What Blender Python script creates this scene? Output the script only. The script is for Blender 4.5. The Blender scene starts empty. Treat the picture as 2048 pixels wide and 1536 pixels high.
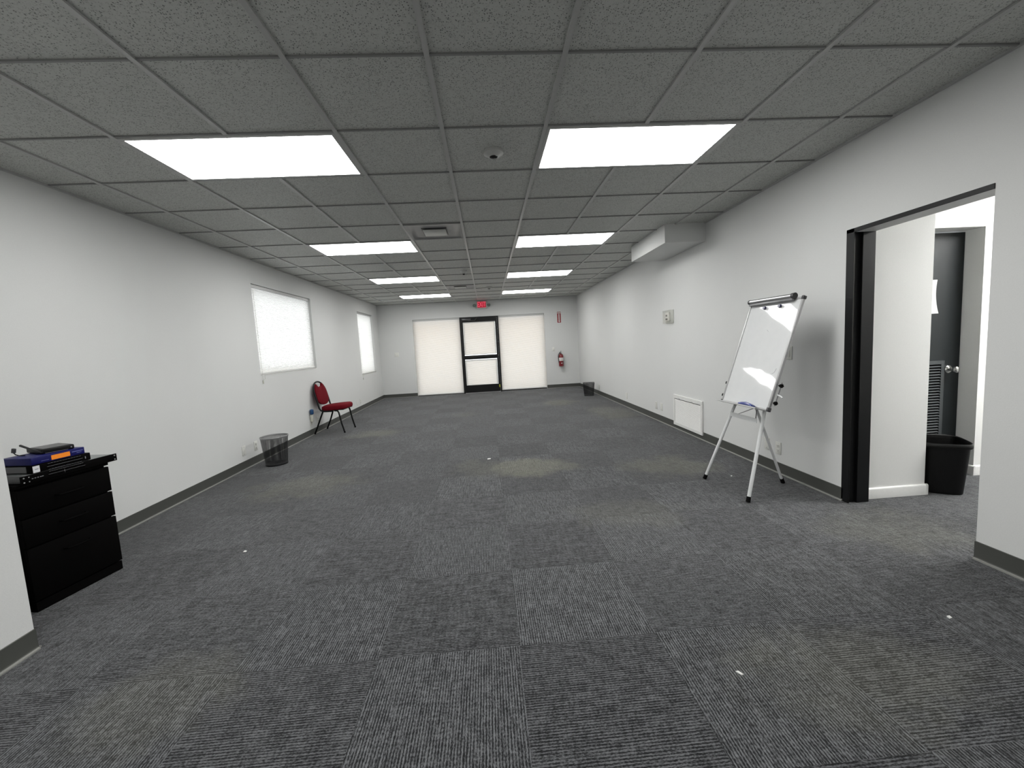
import bpy, bmesh, math, random
from mathutils import Vector, Matrix, Quaternion
random.seed(7)
sc = bpy.context.scene
C = sc.collection

# ------------------------------------------------------------------ camera
f, yaw, pit, rol = 821.14, .055, -.0957, -.0558
cpos = Vector((.1854, -1.9315, 1.314))
ca, sa, cb, sb, cc, ss = math.cos(yaw), math.sin(yaw), math.cos(pit), math.sin(pit), math.cos(rol), math.sin(rol)
fw = Vector((sa*cb, ca*cb, sb)); r0 = Vector((ca, -sa, 0)); u0 = r0.cross(fw)
rt = cc*r0 + ss*u0; up = -ss*r0 + cc*u0
cam = bpy.data.cameras.new('camera'); camo = bpy.data.objects.new('camera', cam); C.objects.link(camo)
cam.sensor_fit = 'HORIZONTAL'; cam.sensor_width = 36; cam.lens = f/2048*36; cam.clip_start = .02; cam.clip_end = 200
M = Matrix((rt, up, -fw)).transposed().to_4x4(); M.translation = cpos
camo.matrix_world = M
sc.camera = camo

# ------------------------------------------------------------------ world, exposure
W = bpy.data.worlds.new('sky'); sc.world = W; W.use_nodes = True
bg = W.node_tree.nodes['Background']; bg.inputs[0].default_value = (.93, .97, 1, 1); bg.inputs[1].default_value = 2.65
vs = sc.view_settings; vs.view_transform = 'Standard'; vs.look = 'None'; vs.exposure = 0; vs.gamma = 1
vs.use_curve_mapping = False
LAMP = 15.8          # troffer diffuser radiance
HALL = 58.0

XL, XR, YB, H = -2.80, 2.794, 9.757, 2.584
YF = -4.2
T = .6096

# ------------------------------------------------------------------ material helpers
def new_mat(name):
    m = bpy.data.materials.new(name); m.use_nodes = True
    return m, m.node_tree.nodes, m.node_tree.links, m.node_tree.nodes['Principled BSDF']
def N(nt, typ, **kw):
    n = nt.new(typ)
    for k, v in kw.items():
        if k in ('operation', 'blend_type', 'data_type', 'noise_dimensions', 'feature', 'voronoi_dimensions', 'wave_type', 'bands_direction', 'interpolation_type', 'distance', 'clamp'):
            setattr(n, k, v)
        else: n.inputs[k].default_value = v
    return n
def math_(nt, lk, op, a, b=None, c=None):
    n = nt.new('ShaderNodeMath'); n.operation = op
    for i, v in enumerate((a, b, c)):
        if v is None: continue
        if isinstance(v, (int, float)): n.inputs[i].default_value = v
        else: lk.new(v, n.inputs[i])
    return n.outputs[0]
def mixc(nt, lk, fac, a, b):
    n = nt.new('ShaderNodeMix'); n.data_type = 'RGBA'
    for i, v in ((0, fac), (6, a), (7, b)):
        if isinstance(v, tuple): n.inputs[i].default_value = v if len(v) == 4 else v+(1,)
        elif isinstance(v, (int, float)): n.inputs[i].default_value = v
        else: lk.new(v, n.inputs[i])
    return n.outputs[2]
def ramp(nt, lk, src, a, b):
    n = nt.new('ShaderNodeMapRange'); n.interpolation_type = 'SMOOTHSTEP'
    n.inputs[1].default_value = a; n.inputs[2].default_value = b
    lk.new(src, n.inputs[0]); return n.outputs[0]
def coords(nt): return nt.new('ShaderNodeTexCoord').outputs['Object']
def scaled(nt, lk, v, s):
    n = nt.new('ShaderNodeVectorMath'); n.operation = 'MULTIPLY'; lk.new(v, n.inputs[0]); n.inputs[1].default_value = s
    return n.outputs[0]
def noise(nt, lk, v, scale, detail=2, rough=.5, dist=0):
    n = nt.new('ShaderNodeTexNoise'); lk.new(v, n.inputs['Vector'])
    n.inputs['Scale'].default_value = scale; n.inputs['Detail'].default_value = detail
    n.inputs['Roughness'].default_value = rough; n.inputs['Distortion'].default_value = dist
    return n.outputs['Fac']
def plain(name, col, rough=.5, metal=0, spec=.5, var=.06, vscale=40, bump=0, bscale=300, coat=0):
    """procedural paint/plastic/metal: base colour with small noise variation and optional bump"""
    m, nt, lk, b = new_mat(name)
    co = coords(nt)
    nz = noise(nt, lk, co, vscale, 3)
    c2 = tuple(min(1, x*(1+var)) for x in col); c1 = tuple(x*(1-var) for x in col)
    lk.new(mixc(nt, lk, nz, c1, c2), b.inputs['Base Color'])
    b.inputs['Roughness'].default_value = rough; b.inputs['Metallic'].default_value = metal
    b.inputs['Specular IOR Level'].default_value = spec; b.inputs['Coat Weight'].default_value = coat
    if bump:
        bp = nt.new('ShaderNodeBump'); bp.inputs['Strength'].default_value = bump; bp.inputs['Distance'].default_value = .002
        lk.new(noise(nt, lk, co, bscale, 3), bp.inputs['Height']); lk.new(bp.outputs[0], b.inputs['Normal'])
    return m
def emis(name, col, s):
    m, nt, lk, b = new_mat(name)
    nz = noise(nt, lk, coords(nt), 6, 2)
    e = mixc(nt, lk, nz, tuple(x*.97 for x in col), col)
    lk.new(e, b.inputs['Emission Color']); b.inputs['Emission Strength'].default_value = s
    b.inputs['Base Color'].default_value = (*[min(.8, x) for x in col], 1); b.inputs['Roughness'].default_value = .4
    return m

# wall paint with fine orange peel
def wall_mat(name, col):
    m, nt, lk, b = new_mat(name); co = coords(nt)
    a = noise(nt, lk, co, 160, 4, .6); big = noise(nt, lk, co, 1.3, 3)
    k = math_(nt, lk, 'MULTIPLY_ADD', a, .10, .95); k = math_(nt, lk, 'MULTIPLY', k, math_(nt, lk, 'MULTIPLY_ADD', big, .06, .97))
    n = nt.new('ShaderNodeVectorMath'); n.operation = 'SCALE'; n.inputs[0].default_value = col; lk.new(k, n.inputs['Scale'])
    lk.new(n.outputs[0], b.inputs['Base Color']); b.inputs['Roughness'].default_value = .62; b.inputs['Specular IOR Level'].default_value = .25
    bp = nt.new('ShaderNodeBump'); bp.inputs['Strength'].default_value = .25; bp.inputs['Distance'].default_value = .0015
    lk.new(noise(nt, lk, co, 220, 3, .6), bp.inputs['Height']); lk.new(bp.outputs[0], b.inputs['Normal'])
    return m
m_wall = wall_mat('wall_paint_light_grey', (.66, .665, .655))
m_wallw = wall_mat('wall_paint_white', (.78, .78, .76))

# carpet tiles laid quarter turn
def carpet():
    m, nt, lk, b = new_mat('carpet_tile'); co = coords(nt)
    sep = nt.new('ShaderNodeSeparateXYZ'); lk.new(co, sep.inputs[0]); x, y = sep.outputs[0], sep.outputs[1]
    u = math_(nt, lk, 'DIVIDE', math_(nt, lk, 'SUBTRACT', x, .246), T); v = math_(nt, lk, 'DIVIDE', math_(nt, lk, 'ADD', y, .25), T)
    i = math_(nt, lk, 'FLOOR', u); j = math_(nt, lk, 'FLOOR', v)
    par = math_(nt, lk, 'FLOORED_MODULO', math_(nt, lk, 'ADD', i, j), 2.0)      # 0: lines run along y
    npar = math_(nt, lk, 'SUBTRACT', 1.0, par)
    ac = math_(nt, lk, 'ADD', math_(nt, lk, 'MULTIPLY', x, npar), math_(nt, lk, 'MULTIPLY', y, par))
    al = math_(nt, lk, 'ADD', math_(nt, lk, 'MULTIPLY', y, npar), math_(nt, lk, 'MULTIPLY', x, par))
    ij = nt.new('ShaderNodeCombineXYZ'); lk.new(i, ij.inputs[0]); lk.new(j, ij.inputs[1])
    wn = nt.new('ShaderNodeTexWhiteNoise'); wn.noise_dimensions = '2D'; lk.new(ij.outputs[0], wn.inputs[0]); rnd = wn.outputs[0]
    def vec(sa_, sl):
        c = nt.new('ShaderNodeCombineXYZ'); lk.new(math_(nt, lk, 'MULTIPLY', ac, sa_), c.inputs[0]); lk.new(math_(nt, lk, 'MULTIPLY', al, sl), c.inputs[1])
        lk.new(math_(nt, lk, 'MULTIPLY', rnd, 37.0), c.inputs[2]); return c.outputs[0]
    s1 = noise(nt, lk, vec(165, 12), 1, 2, .6)          # long irregular lines
    s2 = noise(nt, lk, vec(290, 105), 1, 2, .7)         # broken yarn flecks
    s3 = noise(nt, lk, vec(14, 70), 1, 2, .6)          # faint cross bands
    wav = math_(nt, lk, 'MULTIPLY_ADD', math_(nt, lk, 'SINE', math_(nt, lk, 'MULTIPLY', ac, 2*math.pi/.0105)), .5, .5)
    t = math_(nt, lk, 'ADD', math_(nt, lk, 'MULTIPLY', s1, .28), math_(nt, lk, 'MULTIPLY', s2, .44))
    t = math_(nt, lk, 'ADD', t, math_(nt, lk, 'MULTIPLY', s3, .14)); t = math_(nt, lk, 'ADD', t, math_(nt, lk, 'MULTIPLY', wav, .12))
    fac = ramp(nt, lk, t, .40, .63)
    col = mixc(nt, lk, fac, (.006, .0063, .007), (.132, .135, .141))
    # random tile to tile tone, plus pile sheen painted in per direction
    tone = math_(nt, lk, 'ADD', math_(nt, lk, 'MULTIPLY_ADD', rnd, .16, .84), math_(nt, lk, 'MULTIPLY', npar, .22))
    # seams
    fu = math_(nt, lk, 'ABSOLUTE', math_(nt, lk, 'SUBTRACT', math_(nt, lk, 'FRACT', u), .5)); fv = math_(nt, lk, 'ABSOLUTE', math_(nt, lk, 'SUBTRACT', math_(nt, lk, 'FRACT', v), .5))
    seam = ramp(nt, lk, math_(nt, lk, 'MAXIMUM', fu, fv), .4935, .4985)
    tone = math_(nt, lk, 'MULTIPLY', tone, math_(nt, lk, 'MULTIPLY_ADD', seam, -.06, 1.0))
    sm = nt.new('ShaderNodeVectorMath'); sm.operation = 'SCALE'; lk.new(col, sm.inputs[0]); lk.new(tone, sm.inputs['Scale']); col = sm.outputs[0]
    # olive stains and worn patches with shapes of their own
    tot = None
    wob = noise(nt, lk, co, 3.0, 4, .6, .6)
    for (px, py, rx, ry, k) in ((.55, 2.35, .62, .36, .85), (.05, 2.45, .35, .42, .35), (1.95, 2.05, .55, .42, .55), (-1.75, 2.25, .62, .42, .5), (2.35, 5.3, .45, .9, .5),
                              (1.7, 6.9, .5, .5, .6), (-1.75, 4.75, .5, .35, .6), (.15, -.95, .5, .18, .35), (1.55, -.55, .55, .3, .35), (2.75, .45, .5, .4, .35),
                              (1.2, 1.0, .5, .3, .25), (-1.2, -.35, .35, .3, .3), (-.35, 6.1, .3, .3, .25)):
        dx = math_(nt, lk, 'DIVIDE', math_(nt, lk, 'SUBTRACT', x, px), rx); dy = math_(nt, lk, 'DIVIDE', math_(nt, lk, 'SUBTRACT', y, py), ry)
        d = math_(nt, lk, 'ADD', math_(nt, lk, 'MULTIPLY', dx, dx), math_(nt, lk, 'MULTIPLY', dy, dy))
        d = math_(nt, lk, 'ADD', d, math_(nt, lk, 'MULTIPLY_ADD', wob, 2.4, -1.2))
        e = math_(nt, lk, 'MULTIPLY', ramp(nt, lk, d, 1.1, .0), k)
        tot = e if tot is None else math_(nt, lk, 'MAXIMUM', tot, e)
    col = mixc(nt, lk, math_(nt, lk, 'MULTIPLY', tot, .80), col, mixc(nt, lk, fac, (.075, .075, .057), (.20, .198, .158)))
    lk.new(col, b.inputs['Base Color']); b.inputs['Roughness'].default_value = .95; b.inputs['Specular IOR Level'].default_value = .1
    b.inputs['Sheen Weight'].default_value = .15
    bp = nt.new('ShaderNodeBump'); bp.inputs['Strength'].default_value = .35; bp.inputs['Distance'].default_value = .004
    lk.new(t, bp.inputs['Height']); lk.new(bp.outputs[0], b.inputs['Normal'])
    return m
m_carpet = carpet()

def ceiling_tile():
    m, nt, lk, b = new_mat('fissured_ceiling_tile'); co = coords(nt)
    w = noise(nt, lk, co, 9, 1)
    n1 = noise(nt, lk, co, 62, 1.5, .55, 1.6)
    worms = ramp(nt, lk, math_(nt, lk, 'ABSOLUTE', math_(nt, lk, 'SUBTRACT', n1, .5)), .032, .010)
    gate = ramp(nt, lk, noise(nt, lk, scaled(nt, lk, co, (1, 1, 1)), 75, 2, .5), .47, .54)
    worms = math_(nt, lk, 'MULTIPLY', worms, gate)
    vo = nt.new('ShaderNodeTexVoronoi'); vo.inputs['Scale'].default_value = 105; lk.new(co, vo.inputs['Vector'])
    pin = ramp(nt, lk, vo.outputs['Distance'], .34, .20)
    vg = nt.new('ShaderNodeSeparateColor'); lk.new(vo.outputs['Color'], vg.inputs[0])
    pin = math_(nt, lk, 'MULTIPLY', pin, ramp(nt, lk, vg.outputs[0], .35, .45))
    holes = math_(nt, lk, 'MAXIMUM', math_(nt, lk, 'MULTIPLY', worms, .75), pin)
    base = mixc(nt, lk, w, (.52, .53, .505), (.56, .57, .54))
    col = mixc(nt, lk, holes, base, (.13, .132, .125))
    lk.new(col, b.inputs['Base Color']); b.inputs['Roughness'].default_value = .55; b.inputs['Specular IOR Level'].default_value = .5
    bp = nt.new('ShaderNodeBump'); bp.inputs['Strength'].default_value = .4; bp.inputs['Distance'].default_value = .002; bp.invert = True
    lk.new(holes, bp.inputs['Height']); lk.new(bp.outputs[0], b.inputs['Normal'])
    return m
m_tile = ceiling_tile()

def shade_mat():
    m, nt, lk, b = new_mat('pleated_shade_fabric')
    out = nt['Material Output']; co = coords(nt)
    nz = noise(nt, lk, co, 45, 3, .6)
    col = mixc(nt, lk, nz, (.80, .79, .76), (.90, .89, .86))
    tr = nt.new('ShaderNodeBsdfTranslucent'); df = nt.new('ShaderNodeBsdfDiffuse'); lk.new(col, tr.inputs[0]); lk.new(col, df.inputs[0])
    mx = nt.new('ShaderNodeMixShader'); mx.inputs[0].default_value = .55; lk.new(df.outputs[0], mx.inputs[1]); lk.new(tr.outputs[0], mx.inputs[2])
    nt.remove(b); lk.new(mx.outputs[0], out.inputs[0]); return m
m_shade = shade_mat()
def glass_mat(name, fac=.08, tint=(1, 1, 1)):
    m, nt, lk, b = new_mat(name); out = nt['Material Output']
    t = nt.new('ShaderNodeBsdfTransparent'); g = nt.new('ShaderNodeBsdfGlossy'); g.inputs['Roughness'].default_value = .03
    co = coords(nt); lk.new(mixc(nt, lk, noise(nt, lk, co, 3), tuple(x*.97 for x in tint), tint), t.inputs[0])
    mx = nt.new('ShaderNodeMixShader'); mx.inputs[0].default_value = fac
    lk.new(t.outputs[0], mx.inputs[1]); lk.new(g.outputs[0], mx.inputs[2]); nt.remove(b); lk.new(mx.outputs[0], out.inputs[0]); return m
m_glass = glass_mat('window_glass'); m_clear = glass_mat('clear_plastic', .08, (.98, .98, .97))
def mesh_mat(name, col, pitch=.006, open_=.45):
    """woven wire: square holes cut by a fine procedural grid"""
    m, nt, lk, b = new_mat(name); out = nt['Material Output']; co = coords(nt)
    uvn = nt.new('ShaderNodeUVMap'); sep = nt.new('ShaderNodeSeparateXYZ'); lk.new(uvn.outputs[0], sep.inputs[0])
    ax = math_(nt, lk, 'ABSOLUTE', math_(nt, lk, 'SUBTRACT', math_(nt, lk, 'FRACT', math_(nt, lk, 'DIVIDE', sep.outputs[0], pitch)), .5))
    ay = math_(nt, lk, 'ABSOLUTE', math_(nt, lk, 'SUBTRACT', math_(nt, lk, 'FRACT', math_(nt, lk, 'DIVIDE', sep.outputs[1], pitch)), .5))
    hole = math_(nt, lk, 'LESS_THAN', math_(nt, lk, 'MAXIMUM', ax, ay), math.sqrt(open_)/2)
    lk.new(mixc(nt, lk, noise(nt, lk, co, 50), tuple(c*.8 for c in col), col), b.inputs['Base Color'])
    b.inputs['Roughness'].default_value = .4; b.inputs['Metallic'].default_value = .3
    t = nt.new('ShaderNodeBsdfTransparent'); mx = nt.new('ShaderNodeMixShader')
    lk.new(hole, mx.inputs[0]); lk.new(b.outputs[0], mx.inputs[1]); lk.new(t.outputs[0], mx.inputs[2]); lk.new(mx.outputs[0], out.inputs[0]); return m
m_wire = mesh_mat('black_wire_mesh', (.012, .012, .013), open_=.45)

def base_mat():
    m, nt, lk, b = new_mat('rubber_baseboard_grey'); co = coords(nt)
    sep = nt.new('ShaderNodeSeparateXYZ'); lk.new(co, sep.inputs[0])
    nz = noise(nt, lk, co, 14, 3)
    toe_glint = ramp(nt, lk, math_(nt, lk, 'ADD', sep.outputs[2], math_(nt, lk, 'MULTIPLY_ADD', nz, .002, -.001)), .0105, .0075)   # highlight painted on the toe where it catches light
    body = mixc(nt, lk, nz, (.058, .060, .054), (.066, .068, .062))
    lk.new(mixc(nt, lk, math_(nt, lk, 'MULTIPLY', toe_glint, .85), body, (.26, .26, .24)), b.inputs['Base Color']); b.inputs['Roughness'].default_value = .38
    return m
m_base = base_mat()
m_white = plain('white_paint_trim', (.74, .74, .72), .35)
m_plate = plain('white_plastic', (.70, .70, .66), .35)
m_grid = plain('ceiling_grid_white_metal', (.46, .46, .45), .32, spec=.6)
m_lframe = plain('light_frame_white_metal', (.45, .45, .44), .35)
m_lamp = emis('lit_light_diffuser', (1, 1, .985), LAMP)
m_hall = emis('lit_hall_diffuser', (1, 1, .985), HALL)
m_diffm = plain('diffuser_painted_metal', (.30, .30, .295), .4, var=.12, vscale=8)
m_black = plain('black_painted_metal', (.006, .0062, .007), .35, spec=.35)
m_blackf = plain('black_anodised_frame', (.004, .004, .0042), .45, spec=.3)
m_rubber = plain('black_rubber', (.004, .004, .004), .8, spec=.08)
m_cab = plain('black_cabinet_laminate', (.0012, .001, .001), .7, spec=.05)
m_red = plain('red_chair_fabric', (.125, .0025, .008), .85, spec=.15, var=.22, vscale=220, bump=.35, bscale=700)
m_chair = plain('black_powder_coat', (.002, .002, .0022), .4, spec=.25)
m_alu = plain('brushed_aluminium', (.55, .55, .56), .28, metal=.9, var=.08, vscale=120)
m_alup = plain('satin_aluminium_frame', (.42, .42, .42), .35, metal=.35)
m_dgrey = plain('dark_grey_plastic', (.05, .05, .052), .35)
m_legw = plain('white_enamel_tube', (.66, .67, .67), .28, spec=.5)
m_crutch = plain('grey_metal', (.18, .18, .185), .4, metal=.5)
m_blue = plain('blue_felt_eraser', (.010, .028, .18), .25, coat=.5)
m_navy = plain('navy_plastic_knob', (.012, .012, .06), .3)
m_jamb = plain('dark_jamb_paint', (.0042, .0045, .005), .45, spec=.28)
m_door = plain('dark_green_grey_door_paint', (.010, .013, .0142), .45, spec=.3, var=.12, vscale=5)
m_chrome = plain('polished_knob_metal', (.6, .6, .58), .18, metal=1)
m_bin = plain('black_plastic_bin', (.003, .003, .003), .4, spec=.3)
m_paper = plain('white_paper', (.72, .72, .70), .8)
m_ext = plain('extinguisher_red', (.17, .004, .010), .25, coat=.4)
m_label = plain('white_label', (.66, .64, .62), .5)
m_signr = plain('fire_sign_red', (.28, .012, .02), .5)
m_hose = plain('black_hose', (.01, .01, .01), .5)
m_equip = plain('grey_equipment_metal', (.10, .10, .102), .4, metal=.3)
m_equipt = plain('silver_grey_equipment_top', (.24, .25, .25), .42, metal=.4)
m_bluebox = plain('dark_blue_metal_case', (.003, .004, .085), .45, spec=.25, var=.15)
m_orange = plain('orange_sticker', (1.0, .27, .01), .5)
m_port = plain('black_port_hole', (.001, .001, .001), .8, spec=.03)
m_mark = plain('pale_grey_print', (.22, .22, .24), .5)
m_tealm = plain('blue_cap_plastic', (.012, .06, .16), .3)
m_beige = plain('translucent_white_plastic', (.55, .55, .48), .4)
m_lcd = plain('dark_display', (.03, .03, .028), .2)
m_stick = plain('yellow_green_sticker', (.35, .38, .02), .5)
m_tan = plain('added_porch_tan', (.80, .52, .24), .8)
m_conc = plain('outside_concrete', (.82, .84, .88), .9)
m_exitr = emis('exit_face_red', (.50, .008, .03), .42)
m_exitl = emis('exit_letters_lit', (1.0, .13, .2), .55)
m_exith = plain('exit_housing', (.55, .56, .53), .4)
m_exitg = plain('emergency_head_grey', (.16, .20, .18), .35)
m_sensor = plain('sensor_white_plastic', (.52, .52, .50), .35)
m_lens = plain('dark_sensor_lens', (.01, .01, .01), .15)
m_sticklab = plain('white_sticker', (.72, .72, .74), .4)
def board_mat():
    m, nt, lk, b = new_mat('gloss_whiteboard'); co = coords(nt)
    sm = noise(nt, lk, co, 14, 4, .6)
    lk.new(mixc(nt, lk, sm, (.60, .61, .615), (.66, .665, .665)), b.inputs['Base Color'])
    b.inputs['Roughness'].default_value = .04; b.inputs['Specular IOR Level'].default_value = .5
    bp = nt.new('ShaderNodeBump'); bp.inputs['Strength'].default_value = .3; bp.inputs['Distance'].default_value = .008
    lk.new(noise(nt, lk, co, 3.2, 1), bp.inputs['Height']); lk.new(bp.outputs[0], b.inputs['Normal']); return m
m_board = board_mat()

# ------------------------------------------------------------------ mesh helpers
class MB:
    def __init__(s): s.v = []; s.f = []; s.uv = {}
    def add(s, vs_, fs, M=None):
        o = len(s.v)
        s.v += [(M @ Vector(p)) if M else Vector(p) for p in vs_]; s.f += [tuple(i+o for i in q) for q in fs]; return s
    def box(s, x0, x1, y0, y1, z0, z1, M=None):
        vs_ = [(x, y, z) for z in (z0, z1) for y in (y0, y1) for x in (x0, x1)]
        return s.add(vs_, [(0, 2, 3, 1), (4, 5, 7, 6), (0, 1, 5, 4), (2, 6, 7, 3), (0, 4, 6, 2), (1, 3, 7, 5)], M)
    def bevbox(s, x0, x1, y0, y1, z0, z1, r, M=None, seg=2):
        bm = bmesh.new(); t = MB().box(x0, x1, y0, y1, z0, z1)
        vv = [bm.verts.new(p) for p in t.v]; [bm.faces.new([vv[i] for i in q]) for q in t.f]
        bmesh.ops.bevel(bm, geom=bm.edges[:], offset=r, segments=seg, profile=.5, affect='EDGES')
        bm.verts.index_update(); s.add([v.co.copy() for v in bm.verts], [[v.index for v in q.verts] for q in bm.faces], M); bm.free(); return s
    def cyl(s, p0, p1, r, r2=None, n=16, cap=True):
        return s.tube([p0, p1], [r, r if r2 is None else r2], n, cap)
    def tube(s, path, r, n=12, cap=True, closed=False):
        path = [Vector(p) for p in path]; k = len(path); rs = r if isinstance(r, (list, tuple)) else [r]*k
        d0 = (path[1]-path[0]).normalized(); a = Vector((0, 0, 1)) if abs(d0.z) < .9 else Vector((1, 0, 0))
        nrm = d0.cross(a).normalized(); vs_ = []; prev = d0
        for i, p in enumerate(path):
            if closed: d = (path[(i+1) % k]-path[i-1]).normalized()
            else: d = ((path[min(i+1, k-1)]-p).normalized()+(p-path[max(i-1, 0)]).normalized()).normalized()
            q = prev.rotation_difference(d); nrm = (q @ nrm); nrm = (nrm-d*nrm.dot(d)).normalized(); prev = d
            b = d.cross(nrm)
            for j in range(n):
                t = 2*math.pi*j/n; vs_.append(p+(nrm*math.cos(t)+b*math.sin(t))*rs[i])
        fs = []
        for i in range(k if closed else k-1):
            i2 = (i+1) % k
            for j in range(n): j2 = (j+1) % n; fs.append((i*n+j, i*n+j2, i2*n+j2, i2*n+j))
        if cap and not closed: fs.append(tuple(range(n-1, -1, -1))); fs.append(tuple((k-1)*n+j for j in range(n)))
        return s.add(vs_, fs)
    def lathe(s, prof, n=32, M=None, closed=False):
        k = len(prof); vs_ = [(r*math.cos(2*math.pi*j/n), r*math.sin(2*math.pi*j/n), z) for r, z in prof for j in range(n)]; fs = []
        for i in range(k-1 if not closed else k):
            i2 = (i+1) % k
            for j in range(n): j2 = (j+1) % n; fs.append((i*n+j, i*n+j2, i2*n+j2, i2*n+j))
        if not closed:
            if prof[0][0] > 1e-6: fs.append(tuple(range(n-1, -1, -1)))
            if prof[-1][0] > 1e-6: fs.append(tuple((k-1)*n+j for j in range(n)))
        return s.add(vs_, fs, M)
    def prism(s, poly, d0, d1, M=None):
        """poly in local (x,z), extruded along y from d0 to d1"""
        k = len(poly); vs_ = [(x, d0, z) for x, z in poly]+[(x, d1, z) for x, z in poly]
        fs = [tuple(range(k)), tuple(range(2*k-1, k-1, -1))]+[(i, i+k, (i+1) % k+k, (i+1) % k) for i in range(k)]
        return s.add(vs_, fs, M)
    def build(s, name, mat, parent=None, bevel=0, smooth=True, world=True, sub=0):
        me = bpy.data.meshes.new(name); me.from_pydata([tuple(v) for v in s.v], [], s.f); me.update()
        bm = bmesh.new(); bm.from_mesh(me); bmesh.ops.recalc_face_normals(bm, faces=bm.faces[:]) if not s.uv.get('norecalc') else None; bm.to_mesh(me); bm.free()
        o = bpy.data.objects.new(name, me); C.objects.link(o)
        me.materials.append(mat)
        if smooth:
            me.polygons.foreach_set('use_smooth', [True]*len(me.polygons)); me.set_sharp_from_angle(angle=math.radians(38))
        if parent is not None:
            if world: me.transform(WM[parent.name].inverted())
            o.parent = parent; WM[o.name] = WM[parent.name].copy()
        else: WM[o.name] = Matrix.Identity(4)
        if bevel:
            md = o.modifiers.new('bevel', 'BEVEL'); md.width = bevel; md.segments = 2; md.limit_method = 'ANGLE'; md.angle_limit = math.radians(40)
        return o
WM = {}
def tag(o, label=None, cat=None, group=None, kind=None):
    if label: o['label'] = label
    if cat: o['category'] = cat
    if group: o['group'] = group
    if kind: o['kind'] = kind
    return o
def thing(name, label, cat, loc, rz=0, group=None, kind=None):
    o = bpy.data.objects.new(name, None); C.objects.link(o); o.empty_display_size = .05
    o.location = loc; o.rotation_euler = (0, 0, rz); WM[o.name] = Matrix.Translation(loc) @ Matrix.Rotation(rz, 4, 'Z')
    return tag(o, label, cat, group, kind)
def single(mb, name, mat, label, cat, loc, rz=0, group=None, **kw):
    """mesh modelled in local coordinates, placed as a thing of its own"""
    o = mb.build(name, mat, **kw); o.location = loc; o.rotation_euler = (0, 0, rz)
    WM[o.name] = Matrix.Translation(loc) @ Matrix.Rotation(rz, 4, 'Z')
    return tag(o, label, cat, group)
def struct(name, mb, mat, parent=None, **kw):
    o = mb.build(name, mat, parent, **kw)
    if parent is None: tag(o, kind='structure')
    return o
def dup(root, loc, rz, label=None, group=None):
    r = root.copy(); C.objects.link(r); r.location = loc; r.rotation_euler = (0, 0, rz)
    WM[r.name] = Matrix.Translation(loc) @ Matrix.Rotation(rz, 4, 'Z')
    if label: r['label'] = label
    if group: r['group'] = group
    for ch in list(root.children):
        c = ch.copy(); C.objects.link(c); c.parent = r
        for g in ch.children:
            d = g.copy(); C.objects.link(d); d.parent = c
    return r
def build_each(mb, name, mat, parent, **kw):
    par = list(range(len(mb.v)))
    def find(i):
        while par[i] != i: par[i] = par[par[i]]; i = par[i]
        return i
    for q in mb.f:
        for i in q[1:]: par[find(i)] = find(q[0])
    comp = {}
    for q in mb.f: comp.setdefault(find(q[0]), []).append(q)
    for fs in comp.values():
        ids = sorted({i for q in fs for i in q}); mp = {i: k for k, i in enumerate(ids)}
        MB().add([mb.v[i] for i in ids], [tuple(mp[i] for i in q) for q in fs]).build(name, mat, parent, **kw)
def text_mb(txt, size, depth=.0008, M=None, align='CENTER'):
    cu = bpy.data.curves.new('t', 'FONT'); cu.body = txt; cu.size = size; cu.extrude = depth/2; cu.align_x = align; cu.align_y = 'CENTER'; cu.resolution_u = 2
    cu.offset = size*.012
    o = bpy.data.objects.new('t', cu); C.objects.link(o)
    dg = bpy.context.evaluated_depsgraph_get(); me = bpy.data.meshes.new_from_object(o.evaluated_get(dg))
    mb = MB(); mb.add([v.co.copy() for v in me.vertices], [tuple(p.vertices) for p in me.polygons], M)
    bpy.data.objects.remove(o); bpy.data.meshes.remove(me); bpy.data.curves.remove(cu); return mb
Z90 = Matrix.Rotation(math.pi/2, 4, 'Z')

# ------------------------------------------------------------------ setting: shell
def wall_with_holes(name, axis, a0, a1, t0, t1, z0, z1, holes, mat):
    """axis 'x': wall plane spans x from a0..a1, thickness y t0..t1; axis 'y': spans y"""
    mb = MB(); cuts = sorted(set([a0, a1]+[h[0] for h in holes]+[h[1] for h in holes]))
    for p, q in zip(cuts, cuts[1:]):
        hs = sorted([h for h in holes if h[0] <= p+1e-6 and h[1] >= q-1e-6], key=lambda h: h[2]); zz = z0
        segs = []
        for h in hs:
            if h[2] > zz+1e-6: segs.append((zz, h[2]))
            zz = h[3]
        if zz < z1-1e-6: segs.append((zz, z1))
        for s0, s1 in segs:
            if axis == 'x': mb.box(p, q, t0, t1, s0, s1)
            else: mb.box(t0, t1, p, q, s0, s1)
    return struct(name, mb, mat, smooth=False)
HT = H+.30
W1 = (3.64, 5.42, 1.10, 2.285); W2 = (7.96, 9.213, .80, 2.285)
SL = (-1.852, -.545, 0.0, 2.147); SRr = (.54, 1.846, 0.0, 2.147); DR = (-.545, .54, 0.0, 2.147)
DY0, DY1, DZ = .075, .922, 1.989
SX = -2.035     # near stub wall face
wall_with_holes('wall_left', 'y', .03, YB, XL-.15, XL, 0, HT, [W1, W2], m_wall)
wall_with_holes('wall_back', 'x', XL-.15, XR+.15, YB, YB+.15, 0, HT, [(SL[0], SRr[1], 0, 2.147)], m_wall)
wall_with_holes('wall_right', 'y', YF, YB, XR, XR+.15, 0, HT, [(DY0, DY1, 0, DZ)], m_wall)
struct('wall_left_near', MB().box(XL-.15, SX, YF, .03, 0, HT), m_wall, smooth=False)
struct('wall_front', MB().box(XL-.15, XR+.15, YF-.15, YF, 0, HT), m_wall, smooth=False)
struct('floor', MB().box(XL-.15, 5.6, YF-.15, YB+.15, -.05, 0), m_carpet, smooth=False)
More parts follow.
